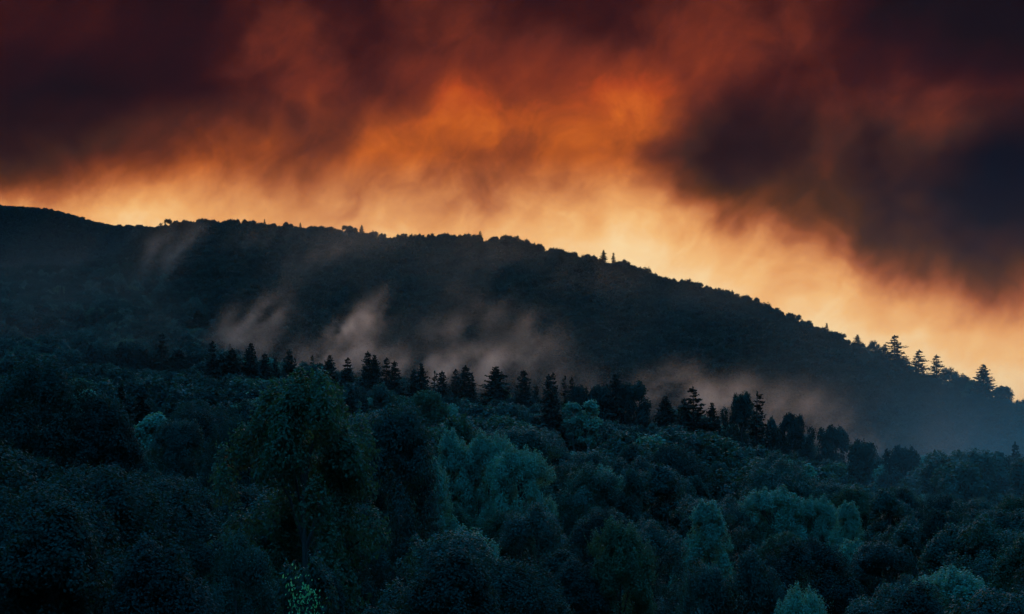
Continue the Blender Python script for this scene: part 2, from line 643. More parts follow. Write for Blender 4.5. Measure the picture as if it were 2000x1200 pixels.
def conifer(name, seed, H=20.0, Rr=3.4, whorls=26, per=9, seg=7, mat=M_NEEDLE, droop=0.22, gap=0.0, thick=0.32, base=0.1, power=0.85):
    """tiers of boughs, each bough a flat spray of twigs; returns (crown mesh, trunk mesh)"""
    g = np.random.default_rng(seed)
    global rng
    keep = rng
    rng = g
    P, A, Bv = [], [], []
    for w in range(whorls):
        t = (w + 0.5 * g.random()) / whorls
        z = H * (base + (1 - base) * t)
        L0 = Rr * (1 - t) ** power * (0.78 + 0.4 * g.random()) + 0.25
        nb = max(4, int(per * (1 - 0.45 * t)))
        for q in range(nb):
            if g.random() < gap:
                continue
            a = 2 * math.pi * (q + 0.7 * g.random()) / nb + w * 0.8
            L = L0 * (0.6 + 0.55 * g.random())
            dr = -droop * (1 - 0.8 * t) + 0.25 * t + 0.10 * g.normal()
            d = np.array([math.cos(a), math.sin(a), dr])
            d /= np.linalg.norm(d)
            side = np.array([-math.sin(a), math.cos(a), 0])
            zj = z + g.normal() * H / whorls * 0.25
            for k in range(seg):
                s = (k + 0.5) / seg
                c = np.array([0, 0, zj]) + d * L * s + np.array([0, 0, 0.18 * L * (s - 0.5) ** 2 * 2])
                tw = L * 0.34 * (1.05 - s) + thick * 0.5
                for sg in (-1, 1):
                    dirv = side * sg * 0.8 + d * 0.7 + np.array([0, 0, -0.22 + 0.15 * g.normal()])
                    dirv /= np.linalg.norm(dirv)
                    P.append(c + dirv * tw * 0.5)
                    A.append(dirv * tw * 0.62)
                    wv = np.cross(dirv, [0.3 * g.normal(), 0.3 * g.normal(), 1.0])
                    wv = wv / (np.linalg.norm(wv) + 1e-6)
                    wv = wv * 0.75 + np.array([0, 0, 0.65 * g.normal()])
                    Bv.append(wv * thick * (0.6 + 0.5 * g.random()))
    # leader shoot
    for k in range(6):
        c = np.array([0, 0, H * 0.965 + k * H * 0.008])
        a = g.random() * 6.28
        P.append(c)
        A.append(np.array([0.1 * math.cos(a), 0.1 * math.sin(a), 0.30]) * H / 20)
        Bv.append(np.array([math.sin(a), -math.cos(a), 0]) * 0.16)
    P, A, Bv = np.array(P), np.array(A), np.array(Bv)
    V, F = quads(P, A, Bv)
    crown = mesh_from(name + '_crown', V, F, 4, [mat])
    at = crown.attributes.new('tone', 'FLOAT', 'POINT')
    at.data.foreach_set('value', np.repeat(g.random(len(P)), 4).astype(np.float32))
    V, F = tube([(0, 0, -1), (0.05, 0, H * 0.3), (0, 0.05, H * 0.7), (0, 0, H * 0.985)], [H * 0.014, H * 0.011, H * 0.006, 0.03], 7)
    trunk = mesh_from(name + '_trunk', V, F, 4, [M_BARK])
    rng = keep
    return crown, trunk


# near kinds (crown, trunk, height, radius)
def kind(res, H, Rr):
    return (res[0], res[1], H, Rr)


K = {}
K['round_mid1'] = kind(broadleaf('a', 11, 16, 6.2, 0.16, 'round', 70, 40000, 0.12, M_MID), 16, 6.2)
K['round_mid2'] = kind(broadleaf('b', 12, 16, 5.6, 0.18, 'round', 56, 40000, 0.12, M_MID), 16, 5.6)
K['round_mid3'] = kind(broadleaf('b2', 19, 15, 5.2, 0.16, 'umbrella', 60, 40000, 0.12, M_MID, crk=0.22), 15, 5.2)
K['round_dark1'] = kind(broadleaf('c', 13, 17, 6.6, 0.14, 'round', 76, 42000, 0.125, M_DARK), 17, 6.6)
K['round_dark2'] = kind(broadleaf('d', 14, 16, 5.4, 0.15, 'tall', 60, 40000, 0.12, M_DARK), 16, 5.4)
K['round_bright'] = kind(broadleaf('e', 15, 15, 5.4, 0.12, 'round', 95, 40000, 0.12, M_BRIGHT, sprig=520, crk=0.17, plume=1.5), 15, 5.4)
K['tall_bright'] = kind(broadleaf('e2', 25, 16, 4.6, 0.12, 'tall', 85, 40000, 0.12, M_BRIGHT, sprig=520, crk=0.19, plume=1.6), 16, 4.6)
K['olive'] = kind(broadleaf('f', 16, 16, 5.6, 0.16, 'round', 90, 40000, 0.12, M_OLIVE, sprig=320, crk=0.18, plume=1.3), 16, 5.6)
K['narrow'] = kind(broadleaf('g', 17, 16, 3.6, 0.14, 'narrow', 46, 14000, 0.15, M_MID), 16, 3.6)
K['glow'] = kind(broadleaf('h', 18, 9, 3.0, 0.1, 'round', 26, 7000, 0.13, M_MID, sprig=60), 9, 3.0)
K['dark_conifer'] = kind(conifer('i', 21, 24, 6.4, 46, 16, 13, M_NEEDLE, 0.45, 0.04, 0.17, power=0.5), 24, 6.4)
# distant kinds, fewer and larger leaves
for i in range(5):
    K[f'mid{i}'] = kind(broadleaf(f'm{i}', 40 + i, 15, [5.4, 4.8, 5.8, 4.2, 5.0][i], 0.14, ['round', 'tall', 'round', 'narrow', 'umbrella'][i],
                                  44, 8000, 0.30, [M_MID, M_MID, M_OLIVE, M_BRIGHT, M_DARK][i], sprig=70), 15, [5.4, 4.8, 5.8, 4.2, 5.0][i])
K['birch'] = kind(broadleaf('birch', 60, 17, 3.4, 0.3, 'narrow', 36, 5000, 0.24, M_BRIGHT, M_BIRCH, sprig=60), 17, 3.4)
K['umbrella'] = kind(broadleaf('umb', 61, 15, 6.0, 0.2, 'umbrella', 60, 11000, 0.24, M_DARK, sprig=260, crk=0.18), 15, 6.0)
K['spruce1'] = kind(conifer('s1', 31, 20, 3.6, 28, 10, 7), 20, 3.6)
K['spruce2'] = kind(conifer('s2', 32, 20, 2.7, 26, 8, 6, droop=0.3), 20, 2.7)
K['spruce3'] = kind(conifer('s3', 33, 20, 4.6, 30, 11, 8, droop=0.15), 20, 4.6)
K['fir_gappy'] = kind(conifer('s4', 34, 20, 4.2, 20, 9, 9, droop=0.12, gap=0.16, thick=0.36), 20, 4.2)
K['slim'] = kind(conifer('s5', 35, 20, 1.7, 22, 7, 5, droop=0.05, gap=0.25, thick=0.3, power=0.5), 20, 1.7)
FARK = []
for i in range(4):
    FARK.append(broadleaf(f'far{i}', 80 + i, 13, [4.8, 5.4, 4.2, 4.6][i], 0.1, ['round', 'round', 'tall', 'umbrella'][i], 26, 1700, 0.55, M_FAR, sprig=14)[0])
FARK.append(conifer('fars', 90, 15, 2.6, 16, 7, 4, thick=0.45)[0])
for i in range(4):                          # fuller crowns for the skyline
    FARK.append(broadleaf(f'sky{i}', 95 + i, 13, [4.8, 5.6, 4.4, 5.2][i], 0.1, ['round', 'umbrella', 'tall', 'round'][i], 40, 3800, 0.30, M_FAR, sprig=170, crk=0.19, plume=1.5)[0])
FARK.append(conifer('skys', 99, 15, 3.0, 20, 9, 5, thick=0.4)[0])
for nme, kk in list(K.items()):
    kk[0].name = nme + '_leaves'


# ------------------------------------------------------------------ placing trees
TREES = []            # (x, y, z, scale_xy, scale_z, kind, label, category, group, name)
PROT = []             # what must stay in view: (px, top py, half width px, keep px, distance)


def find(px, py, h, dmin, dmax):
    D = np.linspace(dmin, dmax, 120)
    v = (600 - py) / FPX
    cp, sp = math.cos(PITCH), math.sin(PITCH)
    x = (px - 1000) / FPX / (cp - v * sp) * D
    z = ratio(py) * D
    g = ground(x, D)
    i = np.argmin(np.abs(z - g - h))
    return x[i], D[i], g[i], z[i] - g[i]


def landmark(px, py, wpx, h, dr, kd, label, cat='tree', group=None, name='broadleaf_tree', keep=0.45):
    x, y, g, hh = find(px, py, h, *dr)
    k = K[kd]
    sz = hh / k[2]
    sx = (wpx / FPX * y) / (2 * k[3]) if wpx else sz
    TREES.append((x, y, g, sx, sz, kd, label, cat, group, name))
    PROT.append((px, py, wpx / 2 if wpx else k[3] * sx * FPX / y, keep * hh * FPX / y, y))


G1 = 'spruces along the top of the near slope'
near_landmarks = [
    (600, 758, 330, 23, (150, 230), 'olive', 'tall broad tree with olive green lit top rising above its neighbours', 'broadleaf_tree', .62),
    (772, 812, 190, 20, (150, 200), 'round_mid2', 'lumpy dim tree beside the tall olive-topped tree', 'broadleaf_tree', .35),
    (885, 848, 120, 17, (170, 240), 'tall_bright', 'pale green rounded tree forming the highest peak of the bright clump', 'broadleaf_tree', .5),
    (955, 858, 130, 17, (170, 240), 'round_bright', 'pale feathery tree in the middle of the bright clump', 'broadleaf_tree', .5),
    (1015, 885, 150, 16, (160, 230), 'round_bright', 'broad pale tree at the sloping end of the bright clump', 'broadleaf_tree', .5),
    (838, 905, 120, 14, (150, 210), 'tall_bright', 'low pale tree in front of the bright clump, next to the lumpy dim tree', 'broadleaf_tree', .4),
    (1150, 917, 170, 16, (190, 260), 'round_mid1', 'rounded tree with pale leaf tips just past the bright clump', 'broadleaf_tree', .45),
    (1228, 922, 70, 15, (200, 280), 'narrow', 'small narrow grey-green tree behind the pale-tipped rounded tree', 'broadleaf_tree', .4),
    (1380, 986, 130, 15, (190, 260), 'tall_bright', 'domed pale teal tree standing clear on the lower slope', 'broadleaf_tree', .55),
    (1510, 962, 150, 15, (220, 290), 'round_bright', 'wide soft tree, pale at the top, uphill of the domed teal tree', 'broadleaf_tree', .45),
    (1592, 978, 100, 14, (220, 290), 'round_bright', 'smaller pale round tree touching the wide soft tree', 'broadleaf_tree', .4),
    (1405, 905, 66, 15, (290, 380), 'narrow', 'slim pale tree alone among dark crowns below the ridge firs', 'broadleaf_tree', .55),
    (1655, 985, 90, 14, (220, 300), 'tall_bright', 'tapering grey-green tree at the foot of the misty slope', 'broadleaf_tree', .4),
    (1215, 1034, 165, 16, (140, 200), 'olive', 'broad tree with yellowish leaf tips below the pale-tipped one', 'broadleaf_tree', .4),
    (1375, 1118, 130, 14, (120, 170), 'round_mid2', 'leafy tree with glinting tips near the bottom of the view', 'broadleaf_tree', .4),
    (1568, 1162, 130, 14, (110, 160), 'round_bright', 'small pale leafy crown cut off by the bottom of the view', 'broadleaf_tree', .3),
    (470, 1062, 180, 14, (110, 150), 'round_mid1', 'dim rounded tree rising from the dark bottom corner', 'broadleaf_tree', .4),
    (600, 1098, 140, 12, (88, 120), 'glow', 'small tree with yellow-green leaves, sunlit glow painted in', 'broadleaf_tree', .5),
    (345, 832, 130, 16, (190, 260), 'round_mid2', 'tree with dappled pale leaves above the dark mass', 'broadleaf_tree', .4),
    (60, 722, 260, 26, (150, 220), 'round_dark1', 'tall shade-painted tree at the edge of the view', 'broadleaf_tree', .4),
    (210, 792, 220, 22, (150, 220), 'round_dark2', 'dark spreading tree beside the tallest shade-painted one', 'broadleaf_tree', .4),
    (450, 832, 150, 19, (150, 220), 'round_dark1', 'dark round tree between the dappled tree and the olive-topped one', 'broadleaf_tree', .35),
    (1040, 1000, 190, 15, (140, 190), 'round_mid1', 'grey-green tree in front of the bright clump with pale sprays', 'broadleaf_tree', .35),
    (700, 1000, 160, 15, (120, 170), 'round_mid2', 'dim tree at the foot of the lumpy dim tree', 'broadleaf_tree', .35),
    (1720, 1070, 170, 15, (170, 230), 'round_mid2', 'soft blue-green tree half lost in mist on the lower slope', 'broadleaf_tree', .3),
    (1475, 1088, 150, 15, (118, 165), 'round_mid3', 'dim flat-headed tree between the one with glinting tips and the cut-off crown', 'broadleaf_tree', .3),
]
for a in near_landmarks:
    landmark(a[0], a[1], a[2], a[3], a[4], a[5], a[6], name=a[7], keep=a[8])

mid_landmarks = [
    (835, 768, 75, 15, (400, 560), 'mid2', 'rounded olive tree with a lit edge just under the ridge spruces', 'broadleaf_tree', .45),
    (745, 755, 65, 16, (400, 600), 'mid1', 'feathery green tree under the tallest ridge spruces', 'broadleaf_tree', .5),
    (890, 822, 90, 14, (280, 380), 'mid2', 'low olive crown above the bright clump', 'broadleaf_tree', .35),
    (1120, 790, 60, 17, (420, 560), 'birch', 'birch with a thin white trunk among dark crowns', 'birch_tree', .8),
    (1147, 785, 60, 17, (420, 560), 'birch', 'second birch with a white trunk, downhill of the first', 'birch_tree', .8),
    (1447, 776, 75, 17, (520, 640), 'umbrella', 'round-headed dark tree on the ridge next to the slim fir', 'broadleaf_tree', .6),
    (1543, 815, 75, 14, (520, 640), 'umbrella', 'flat-topped tree with spreading fronds on the ridge crest', 'broadleaf_tree', .5),
    (1235, 752, 75, 17, (560, 700), 'mid4', 'broad dark tree on the ridge with a stepped crown', 'broadleaf_tree', .6),
    (1175, 758, 60, 17, (560, 700), 'mid4', 'dark tree beside the stepped crown on the ridge', 'broadleaf_tree', .5),
    (1130, 758, 44, 15, (560, 700), 'mid4', 'small ragged dark tree between ridge spruces and stepped crown', 'broadleaf_tree', .5),
    (1625, 838, 75, 14, (480, 620), 'mid4', 'rounded dark tree where the ridge starts to fall', 'broadleaf_tree', .5),
    (1680, 868, 75, 14, (450, 600), 'mid4', 'dark tree lower down the falling ridge', 'broadleaf_tree', .5),
    (1765, 880, 90, 14, (420, 560), 'mid4', 'last dark crown before the ridge fades into mist', 'broadleaf_tree', .5),
    (1510, 822, 40, 13, (520, 640), 'mid1', 'small pointed tree beside the flat-topped one', 'broadleaf_tree', .5),
    (160, 768, 90, 15, (300, 420), 'mid3', 'pale rounded tree fading in blue mist', 'broadleaf_tree', .4),
    (300, 815, 90, 14, (260, 360), 'mid3', 'pale-edged tree under the small dark spruce', 'broadleaf_tree', .4),
    (700, 935, 70, 14, (180, 240), 'narrow', 'narrow yellow-green tree against the lumpy dim one', 'broadleaf_tree', .5),
]
for a in mid_landmarks:
    landmark(a[0], a[1], a[2], a[3], a[4], a[5], a[6], name=a[7], keep=a[8])

spruces = [
    (415, 668, 24, 17, 'spruce2', 'small dark spruce against the pale end of a mist streak'),
    (348, 682, 40, 20, 'spruce1', 'tall heavy spruce, darkest on the misty slope'),
    (286, 683, 22, 15, 'spruce2', 'thin spruce uphill of the heavy dark one'),
    (455, 682, 34, 16, 'spruce1', 'spruce just past the small dark one, mist at its tip'),
    (487, 672, 34, 17, 'spruce3', 'wide spruce with a blunt top in thin mist'),
    (518, 690, 26, 14, 'spruce1', 'short spruce in the gap after the blunt wide one'),
    (563, 684, 28, 17, 'spruce1', 'dark spruce standing before the first bright mist bank'),
    (645, 695, 32, 17, 'spruce3', 'ragged spruce at the foot of the tallest mist plume'),
    (678, 700, 24, 14, 'spruce2', 'low spruce between the ragged one and the spire'),
    (718, 687, 26, 20, 'spruce1', 'spire-shaped spruce, tallest of the cluster by the plume'),
    (736, 694, 28, 17, 'spruce3', 'bushy spruce leaning on the spire-shaped one'),
    (754, 700, 24, 16, 'spruce2', 'thin-topped spruce at the end of the spire cluster'),
    (771, 706, 30, 17, 'spruce1', 'dark spruce where the cluster steps down into mist'),
    (807, 722, 26, 15, 'spruce1', 'small spruce just before the twin-topped one'),
    (828, 711, 28, 17, 'spruce3', 'twin-topped spruce beside a bright patch of mist'),
    (848, 726, 16, 12, 'slim', 'tiny spruce poking into the bright patch of mist'),
    (864, 725, 26, 14, 'spruce1', 'squat spruce after the bright patch of mist'),
    (888, 722, 20, 15, 'spruce2', 'narrow spruce touching the sharp-pointed pair'),
    (904, 715, 32, 19, 'spruce1', 'sharp-pointed spruce in front of the brightest mist'),
    (925, 728, 22, 14, 'spruce2', 'small spruce on the shoulder of the sharp-pointed one'),
    (970, 717, 50, 20, 'spruce3', 'broad cone-shaped spruce standing apart on the ridge'),
    (1024, 723, 34, 20, 'spruce1', 'regular dark spruce next to the broad cone-shaped one'),
    (1068, 732, 26, 15, 'spruce1', 'first of a close row of small ridge spruces'),
    (1086, 729, 18, 15, 'spruce2', 'sharp second spruce in the close row'),
    (1102, 736, 16, 13, 'slim', 'thin third spruce in the close row'),
    (1118, 739, 18, 13, 'spruce2', 'short last spruce in the close row'),
    (1205, 733, 42, 20, 'spruce3', 'dense spruce rising over the dark middle of the ridge'),
    (1298, 775, 40, 17, 'spruce3', 'stubby spruce at the edge of the glowing mist gap'),
    (1333, 778, 30, 15, 'spruce1', 'dark spruce just before the largest ridge fir'),
    (1353, 757, 46, 21, 'fir_gappy', 'largest ridge fir with open boughs and mist showing through'),
    (1392, 788, 30, 15, 'spruce3', 'little cone-shaped spruce in the glowing mist gap'),
    (1474, 766, 24, 21, 'slim', 'slim fir with a crooked bare top beside the round-headed tree'),
    (1484, 792, 30, 17, 'fir_gappy', 'ragged fir in front of the crooked slim one'),
    (1075, 766, 44, 19, 'spruce1', 'dark spruce standing lower, below the close row'),
    (280, 771, 40, 15, 'spruce1', 'small triangular spruce above the pale-edged tree'),
    (685, 762, 22, 16, 'spruce2', 'thin dark spruce behind the olive-topped tree'),
    (190, 600, 22, 20, 'spruce2', 'faint spruce high on the blue misty slope'),
    (385, 606, 40, 22, 'spruce3', 'wide faint spruce where the slope meets the mist streaks'),
    (158, 614, 20, 18, 'spruce2', 'faint thin spruce beside the high misty one'),
    (75, 625, 26, 18, 'spruce1', 'faint spruce lowest on the blue misty slope'),
    (235, 668, 26, 17, 'spruce2', 'dim spruce in mist uphill of the thin one'),
    (178, 672, 24, 17, 'spruce1', 'dim spruce in mist under the faint high ones'),
    (317, 652, 26, 19, 'spruce2', 'dim spruce rising behind the heavy dark one'),
    (352, 518, 26, 20, 'spruce1', 'dark spruce high on the hillside under the crest'),
    (421, 523, 18, 16, 'spruce2', 'thin spruce high on the hillside near another'),
    (1560, 850, 22, 12, 'spruce2', 'small spruce under the flat-topped ridge tree'),
]
for px, py, w, h, kd, lab in spruces:
    dr = (480, 760) if py > 640 and px < 1200 else ((480, 700) if px >= 1200 else (700, 1100))
    if py > 760 and px < 300:
        dr = (280, 420)
    if px == 1075:
        dr = (400, 560)
    if px == 685:
        dr = (330, 520)
    if py < 530:
        dr = (1000, 1450)
    landmark(px, py, w * 2.6, h, dr, kd, lab, 'spruce', G1 if py > 660 else 'spruces standing in the mist', 'spruce_tree', .5)

ridge_firs = [
    (1748, 655, 44, 20, 'fir_gappy', 'tallest fir on the far crest, against the pale sky'),
    (1727, 672, 22, 15, 'spruce1', 'smaller fir leaning on the tallest crest fir'),
    (1791, 684, 38, 15, 'fir_gappy', 'thin see-through fir downhill of the tallest crest fir'),
    (1827, 694, 36, 15, 'fir_gappy', 'tiered fir midway down the far crest'),
    (1918, 713, 46, 17, 'spruce3', 'broad fir on the far crest near the edge of the view'),
    (1672, 654, 20, 10, 'spruce3', 'small blunt fir on the far crest before the big firs'),
    (1177, 489, 16, 11, 'spruce3', 'lone little fir halfway along the far crest'),
    (1197, 494, 11, 11, 'spruce2', 'tiny fir next to the lone one on the crest'),
    (938, 452, 12, 9, 'spruce2', 'tiny pointed tree on the highest part of the crest'),
    (706, 440, 12, 9, 'spruce3', 'small tuft of a tree on the high crest'),
]
for px, py, w, h, kd, lab in ridge_firs:
    dc = float(crest_d(px))
    landmark(px, py, w * 2.1, h, (dc - 60, dc + 10), kd, lab, 'fir', 'firs on the far crest', 'fir_tree', .5)
crest_broad = [
    (1855, 722, 46, 14, 'mid0', 'bushy tree on the crest between tiered fir and broad fir'),
    (1880, 738, 40, 13, 'mid4', 'dark bushy tree lower on the crest before a bright gap'),
    (1705, 669, 34, 12, 'mid0', 'ragged tree on the crest beside the firs'),
    (1760, 700, 50, 13, 'mid0', 'rounded tree under the tallest crest fir'),
    (1905, 745, 50, 12, 'mid2', 'rounded tree under the broad crest fir'),
    (1960, 757, 44, 13, 'mid4', 'low domed tree ending the crest'),
]
for px, py, w, h, kd, lab in crest_broad:
    dc = float(crest_d(px))
    landmark(px, py, w * 1.1, h, (dc - 60, dc + 10), kd, lab, 'tree', 'leafy trees on the far crest', 'broadleaf_tree', .4)

PR = np.array(PROT)


def allowed(x, y, h, r, room=1.0):
    """tree that would hide something named in front of it is left out"""
    g = float(ground(x, y))
    px, py = to_px(x, y, g + h)
    hw = r * FPX / y
    for (lx, ly, lw, lk, ld) in PROT:
        if y < ld - 1 and abs(px - lx) < (lw * 0.75 + hw * 0.6) and py < ly + lk:
            return False
        if abs(y - ld) < r * 1.3 * room and abs(px - lx) < (lw + hw) * 0.55 * room:
            return False
    return True


FG = 'leafy trees filling the lower slope'
ZL = {
    'round_mid1': 'full-crowned green tree', 'round_mid2': 'lumpy green tree', 'round_mid3': 'flat-headed green tree',
    'round_dark1': 'broad shade-painted tree', 'round_dark2': 'tapering shade-painted tree', 'round_bright': 'pale feathery tree',
    'tall_bright': 'pale tapering tree', 'olive': 'olive-tinged leafy tree', 'narrow': 'narrow-crowned green tree'}
NEARBY = ['the tall olive-topped tree', 'the lumpy dim tree', 'the peak of the bright clump', 'the middle of the bright clump',
          'the sloping end of the bright clump', 'the low pale tree', 'the pale-tipped rounded tree',
          'the small narrow tree', 'the domed teal tree', 'the wide soft pale tree', 'the small pale round tree',
          'the slim pale tree', 'the grey-green tapering tree', 'the yellowish-tipped tree',
          'the tree with glinting tips', 'the pale crown cut off below', 'the dim rounded corner tree', 'the painted sun-glow tree',
          'the dappled tree', 'the tall shade-painted edge tree', 'the dark spreading tree', 'the dark round middle tree',
          'the tree with pale sprays', 'the dim tree under the lumpy one', 'the misty blue-green tree']


def where(px, py, y):
    """which named tree it stands by, and how"""
    d = [math.hypot(p[0] - px, (p[1] - py) * 1.2) for p in PROT[:len(NEARBY)]]
    i = int(np.argmin(d))
    lx, ly = PROT[i][0], PROT[i][1]
    dx, dy = px - lx, py - ly
    far = 'close' if d[i] < 75 else ('a little way' if d[i] < 150 else 'well')
    if abs(dx) > 1.3 * abs(dy):
        rel = {'close': 'touching', 'a little way': 'a crown from', 'well': 'a few crowns from'}[far]
        return rel + ' ' + NEARBY[i] + (', on its right' if dx > 0 else ', on its left')
    rel = 'above' if dy < 0 else 'below'
    return {'close': 'just ', 'a little way': 'a crown ', 'well': 'a few crowns '}[far] + rel + ' ' + NEARBY[i]


cand = []
y = 92.0
while y < 385:
    stepx = 9.0 + y * 0.008
    x = -0.385 * y + rng.random() * stepx
    while x < 0.385 * y:
        xx = x + (rng.random() - .5) * stepx * 0.55
        yj = y + (rng.random() - .5) * stepx * 0.55
        cand.append((xx, yj))
        x += stepx
    y += stepx * 0.95
count = 0
for (x, y) in sorted(cand, key=lambda c: c[1]):
    if count >= 258:
        break
    px, _ = to_px(x, y, 0)
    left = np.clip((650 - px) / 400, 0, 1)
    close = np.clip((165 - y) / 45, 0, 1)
    pd = 0.15 + 0.75 * left * (0.85 if y > 220 else 1.0) + (0.8 if px < 1500 else 0.35) * close  # dark leaves likelier close by and leftward, painting the shade there
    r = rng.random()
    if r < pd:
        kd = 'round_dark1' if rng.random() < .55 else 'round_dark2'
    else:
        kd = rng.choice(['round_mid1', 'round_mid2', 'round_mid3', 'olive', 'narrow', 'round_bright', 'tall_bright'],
                        p=[.29, .29, .20, .09, .07, .03, .03])
    s = 1.0 + 0.34 * rng.random()
    if px > 1600:
        s *= 1 - 0.35 * min(1, (px - 1600) / 200)
    k = K[kd]
    ok = False
    for tr in range(4):
        if allowed(x, y, k[2] * s, k[3] * s):
            ok = True
            break
        s *= 0.86
    gz = float(ground(x, y))
    _, topy = to_px(x, y, gz + k[2] * s)
    if not ok or topy > 1215 or abs(px - 1000) > 1090:
        continue
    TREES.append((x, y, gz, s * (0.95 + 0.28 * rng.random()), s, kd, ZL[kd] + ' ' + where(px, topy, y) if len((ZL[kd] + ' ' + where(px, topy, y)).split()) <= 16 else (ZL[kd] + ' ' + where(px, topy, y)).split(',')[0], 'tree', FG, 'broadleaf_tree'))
    count += 1
    ylast = y
print('near fillers', count, 'to', ylast)


def place_tree(t):
    x, y, z, sx, sz, kd, label, cat, group, name = t
    e = bpy.data.objects.new(name, None)
    COL.objects.link(e)
    e.location = (x, y, z)
    e.rotation_euler = (random.gauss(0, 0.025), random.gauss(0, 0.025), random.random() * 6.283)
    e.scale = (sx, sx, sz)
    e.empty_display_size = 1.0
    tag(e, label, cat, group)
    k = K[kd]
    for part, me in (('crown', k[0]), ('trunk', k[1])):
        c = bpy.data.objects.new(part, me)
        COL.objects.link(c)
        c.parent = e
    if kd == 'glow':
        c = bpy.data.objects.new('young_leaves', GLOWLEAVES)
        COL.objects.link(c)
        c.parent = e
        tag(c, 'yellow-green leaves with sunlit glow painted in')
    return e


gl = np.random.default_rng(5)
cen = np.array([[-0.9, -2.6, 7.2], [0.0, -2.7, 6.9], [0.8, -2.5, 6.6], [-0.7, -2.9, 6.0], [0.9, -2.7, 5.6], [-0.1, -2.8, 6.3], [-1.0, -2.8, 4.8]])
cen = cen + np.array([0.1, -0.1, 0.9])
gp = cen[gl.integers(0, 7, 260)] + gl.normal(size=(260, 3)) * np.array([0.36, 0.3, 0.42])
GLOWLEAVES = leaf_mesh('young_leaves', gp, unit(gl.normal(size=(260, 3)) + np.array([0, -1.2, 0.9])), 0.05 + 0.08 * gl.random(260), M_GLOW)  # pale flecks toward the viewer stand in for sunlit leaves
for t in TREES:
    e = place_tree(t)
    if t[5] == 'glow':
        e.rotation_euler = (0, 0, 0)


# ------------------------------------------------------------------ the forest that nobody could count
def stuff_forest(name, pts, meshes, label, cat='forest'):
    """pts: (x, y, z, rot, sx, sz, index); the crowns are set on points by geometry nodes"""
    pts = np.array(pts)
    me = bpy.data.meshes.new(name)
    me.vertices.add(len(pts))
    me.vertices.foreach_set('co', pts[:, :3].astype(np.float32).ravel())
    for nm, colu in (('rot', 3), ('sx', 4), ('sz', 5)):
        a = me.attributes.new(nm, 'FLOAT', 'POINT')
        a.data.foreach_set('value', pts[:, colu].astype(np.float32))
    a = me.attributes.new('idx', 'INT', 'POINT')
    a.data.foreach_set('value', pts[:, 6].astype(np.int32))
    o = bpy.data.objects.new(name, me)
    COL.objects.link(o)
    pc = bpy.data.collections.new(name + '_kinds')
    for i, m_ in enumerate(meshes):
        po = bpy.data.objects.new(f'{name}_kind_{i:02d}', m_)
        pc.objects.link(po)
    ng = bpy.data.node_groups.new(name, 'GeometryNodeTree')
    ng.interface.new_socket('Geometry', in_out='INPUT', socket_type='NodeSocketGeometry')
    ng.interface.new_socket('Geometry', in_out='OUTPUT', socket_type='NodeSocketGeometry')
    L = ng.links.new
    gi = ng.nodes.new('NodeGroupInput')
    go = ng.nodes.new('NodeGroupOutput')
    ip = ng.nodes.new('GeometryNodeInstanceOnPoints')
    ci = ng.nodes.new('GeometryNodeCollectionInfo')
    ci.inputs['Collection'].default_value = pc
    ci.inputs['Separate Children'].default_value = True
    ci.inputs['Reset Children'].default_value = True
    m2p = ng.nodes.new('GeometryNodeMeshToPoints')

    def attr(nm, ty='FLOAT'):
        a = ng.nodes.new('GeometryNodeInputNamedAttribute')
        a.data_type = ty
        a.inputs[0].default_value = nm
        return a.outputs[0]
    cr = ng.nodes.new('ShaderNodeCombineXYZ')
    L(attr('rot'), cr.inputs[2])
    cs = ng.nodes.new('ShaderNodeCombineXYZ')
    s_ = attr('sx')
    L(s_, cs.inputs[0])
    L(s_, cs.inputs[1])
    L(attr('sz'), cs.inputs[2])
    L(gi.outputs[0], m2p.inputs[0])
    L(m2p.outputs[0], ip.inputs['Points'])
    L(ci.outputs[0], ip.inputs['Instance'])
    ip.inputs['Pick Instance'].default_value = True
    L(attr('idx', 'INT'), ip.inputs['Instance Index'])
    L(cr.outputs[0], ip.inputs['Rotation'])
    L(cs.outputs[0], ip.inputs['Scale'])
    L(ip.outputs[0], go.inputs[0])
    md = o.modifiers.new('trees', 'NODES')
    md.node_group = ng
    tag(o, label, cat, None, 'stuff')
    return o


# middle distance
pts = []
y = ylast + 4
while y < 1330:
    st = 9.4 + max(0, y - 350) * 0.003
    xs = np.arange(-0.385 * y, 0.385 * y, st)
    for x in xs:
        xx = x + (rng.random() - .5) * st * 0.8
        yj = y + (rng.random() - .5) * st * 0.8
        px = 1000 + FPX * xx / yj
        lim = np.interp(px, [0, 330, 500, 620, 1000, 1500, 1800, 2000], [1330, 1330, 830, 730, 720, 650, 580, 560])
        if yj > lim:
            continue
        r = rng.random()
        i = 5 if r < 0.035 else (6 if r < 0.06 else int(rng.choice(5, p=[.3, .2, .16, .08, .26] if px > 450 else [.14, .14, .02, .0, .70])))  # mostly darkened crowns on the left slope, painting it dimmer
        s = 1.02 + 0.38 * rng.random()
        if r < (0.34 if lim - 90 < yj else 0.2) and lim - 230 < yj and px < 1700:
            i = 5 + int(rng.integers(0, 2))
            s *= 0.72 + 0.35 * rng.random()
        h = (20 if i > 4 else 15) * s
        rad = (3.2 if i > 4 else 5.0) * s
        if i > 4:
            s *= 0.85
        if not allowed(xx, yj, h, rad, 0.5):
            s *= 0.75
            if not allowed(xx, yj, h * .75, rad * .75, 0.5):
                continue
        pts.append((xx, yj, float(ground(xx, yj)) - 0.5, rng.random() * 6.28, s * (0.92 + .32 * rng.random()), s, i))
    y += st * 0.92
print('mid forest', len(pts))
stuff_forest('forest', pts, [K[f'mid{i}'][0] for i in range(5)] + [K['spruce1'][0], K['spruce2'][0]],
             'mixed wood covering the slope up to the near ridge')
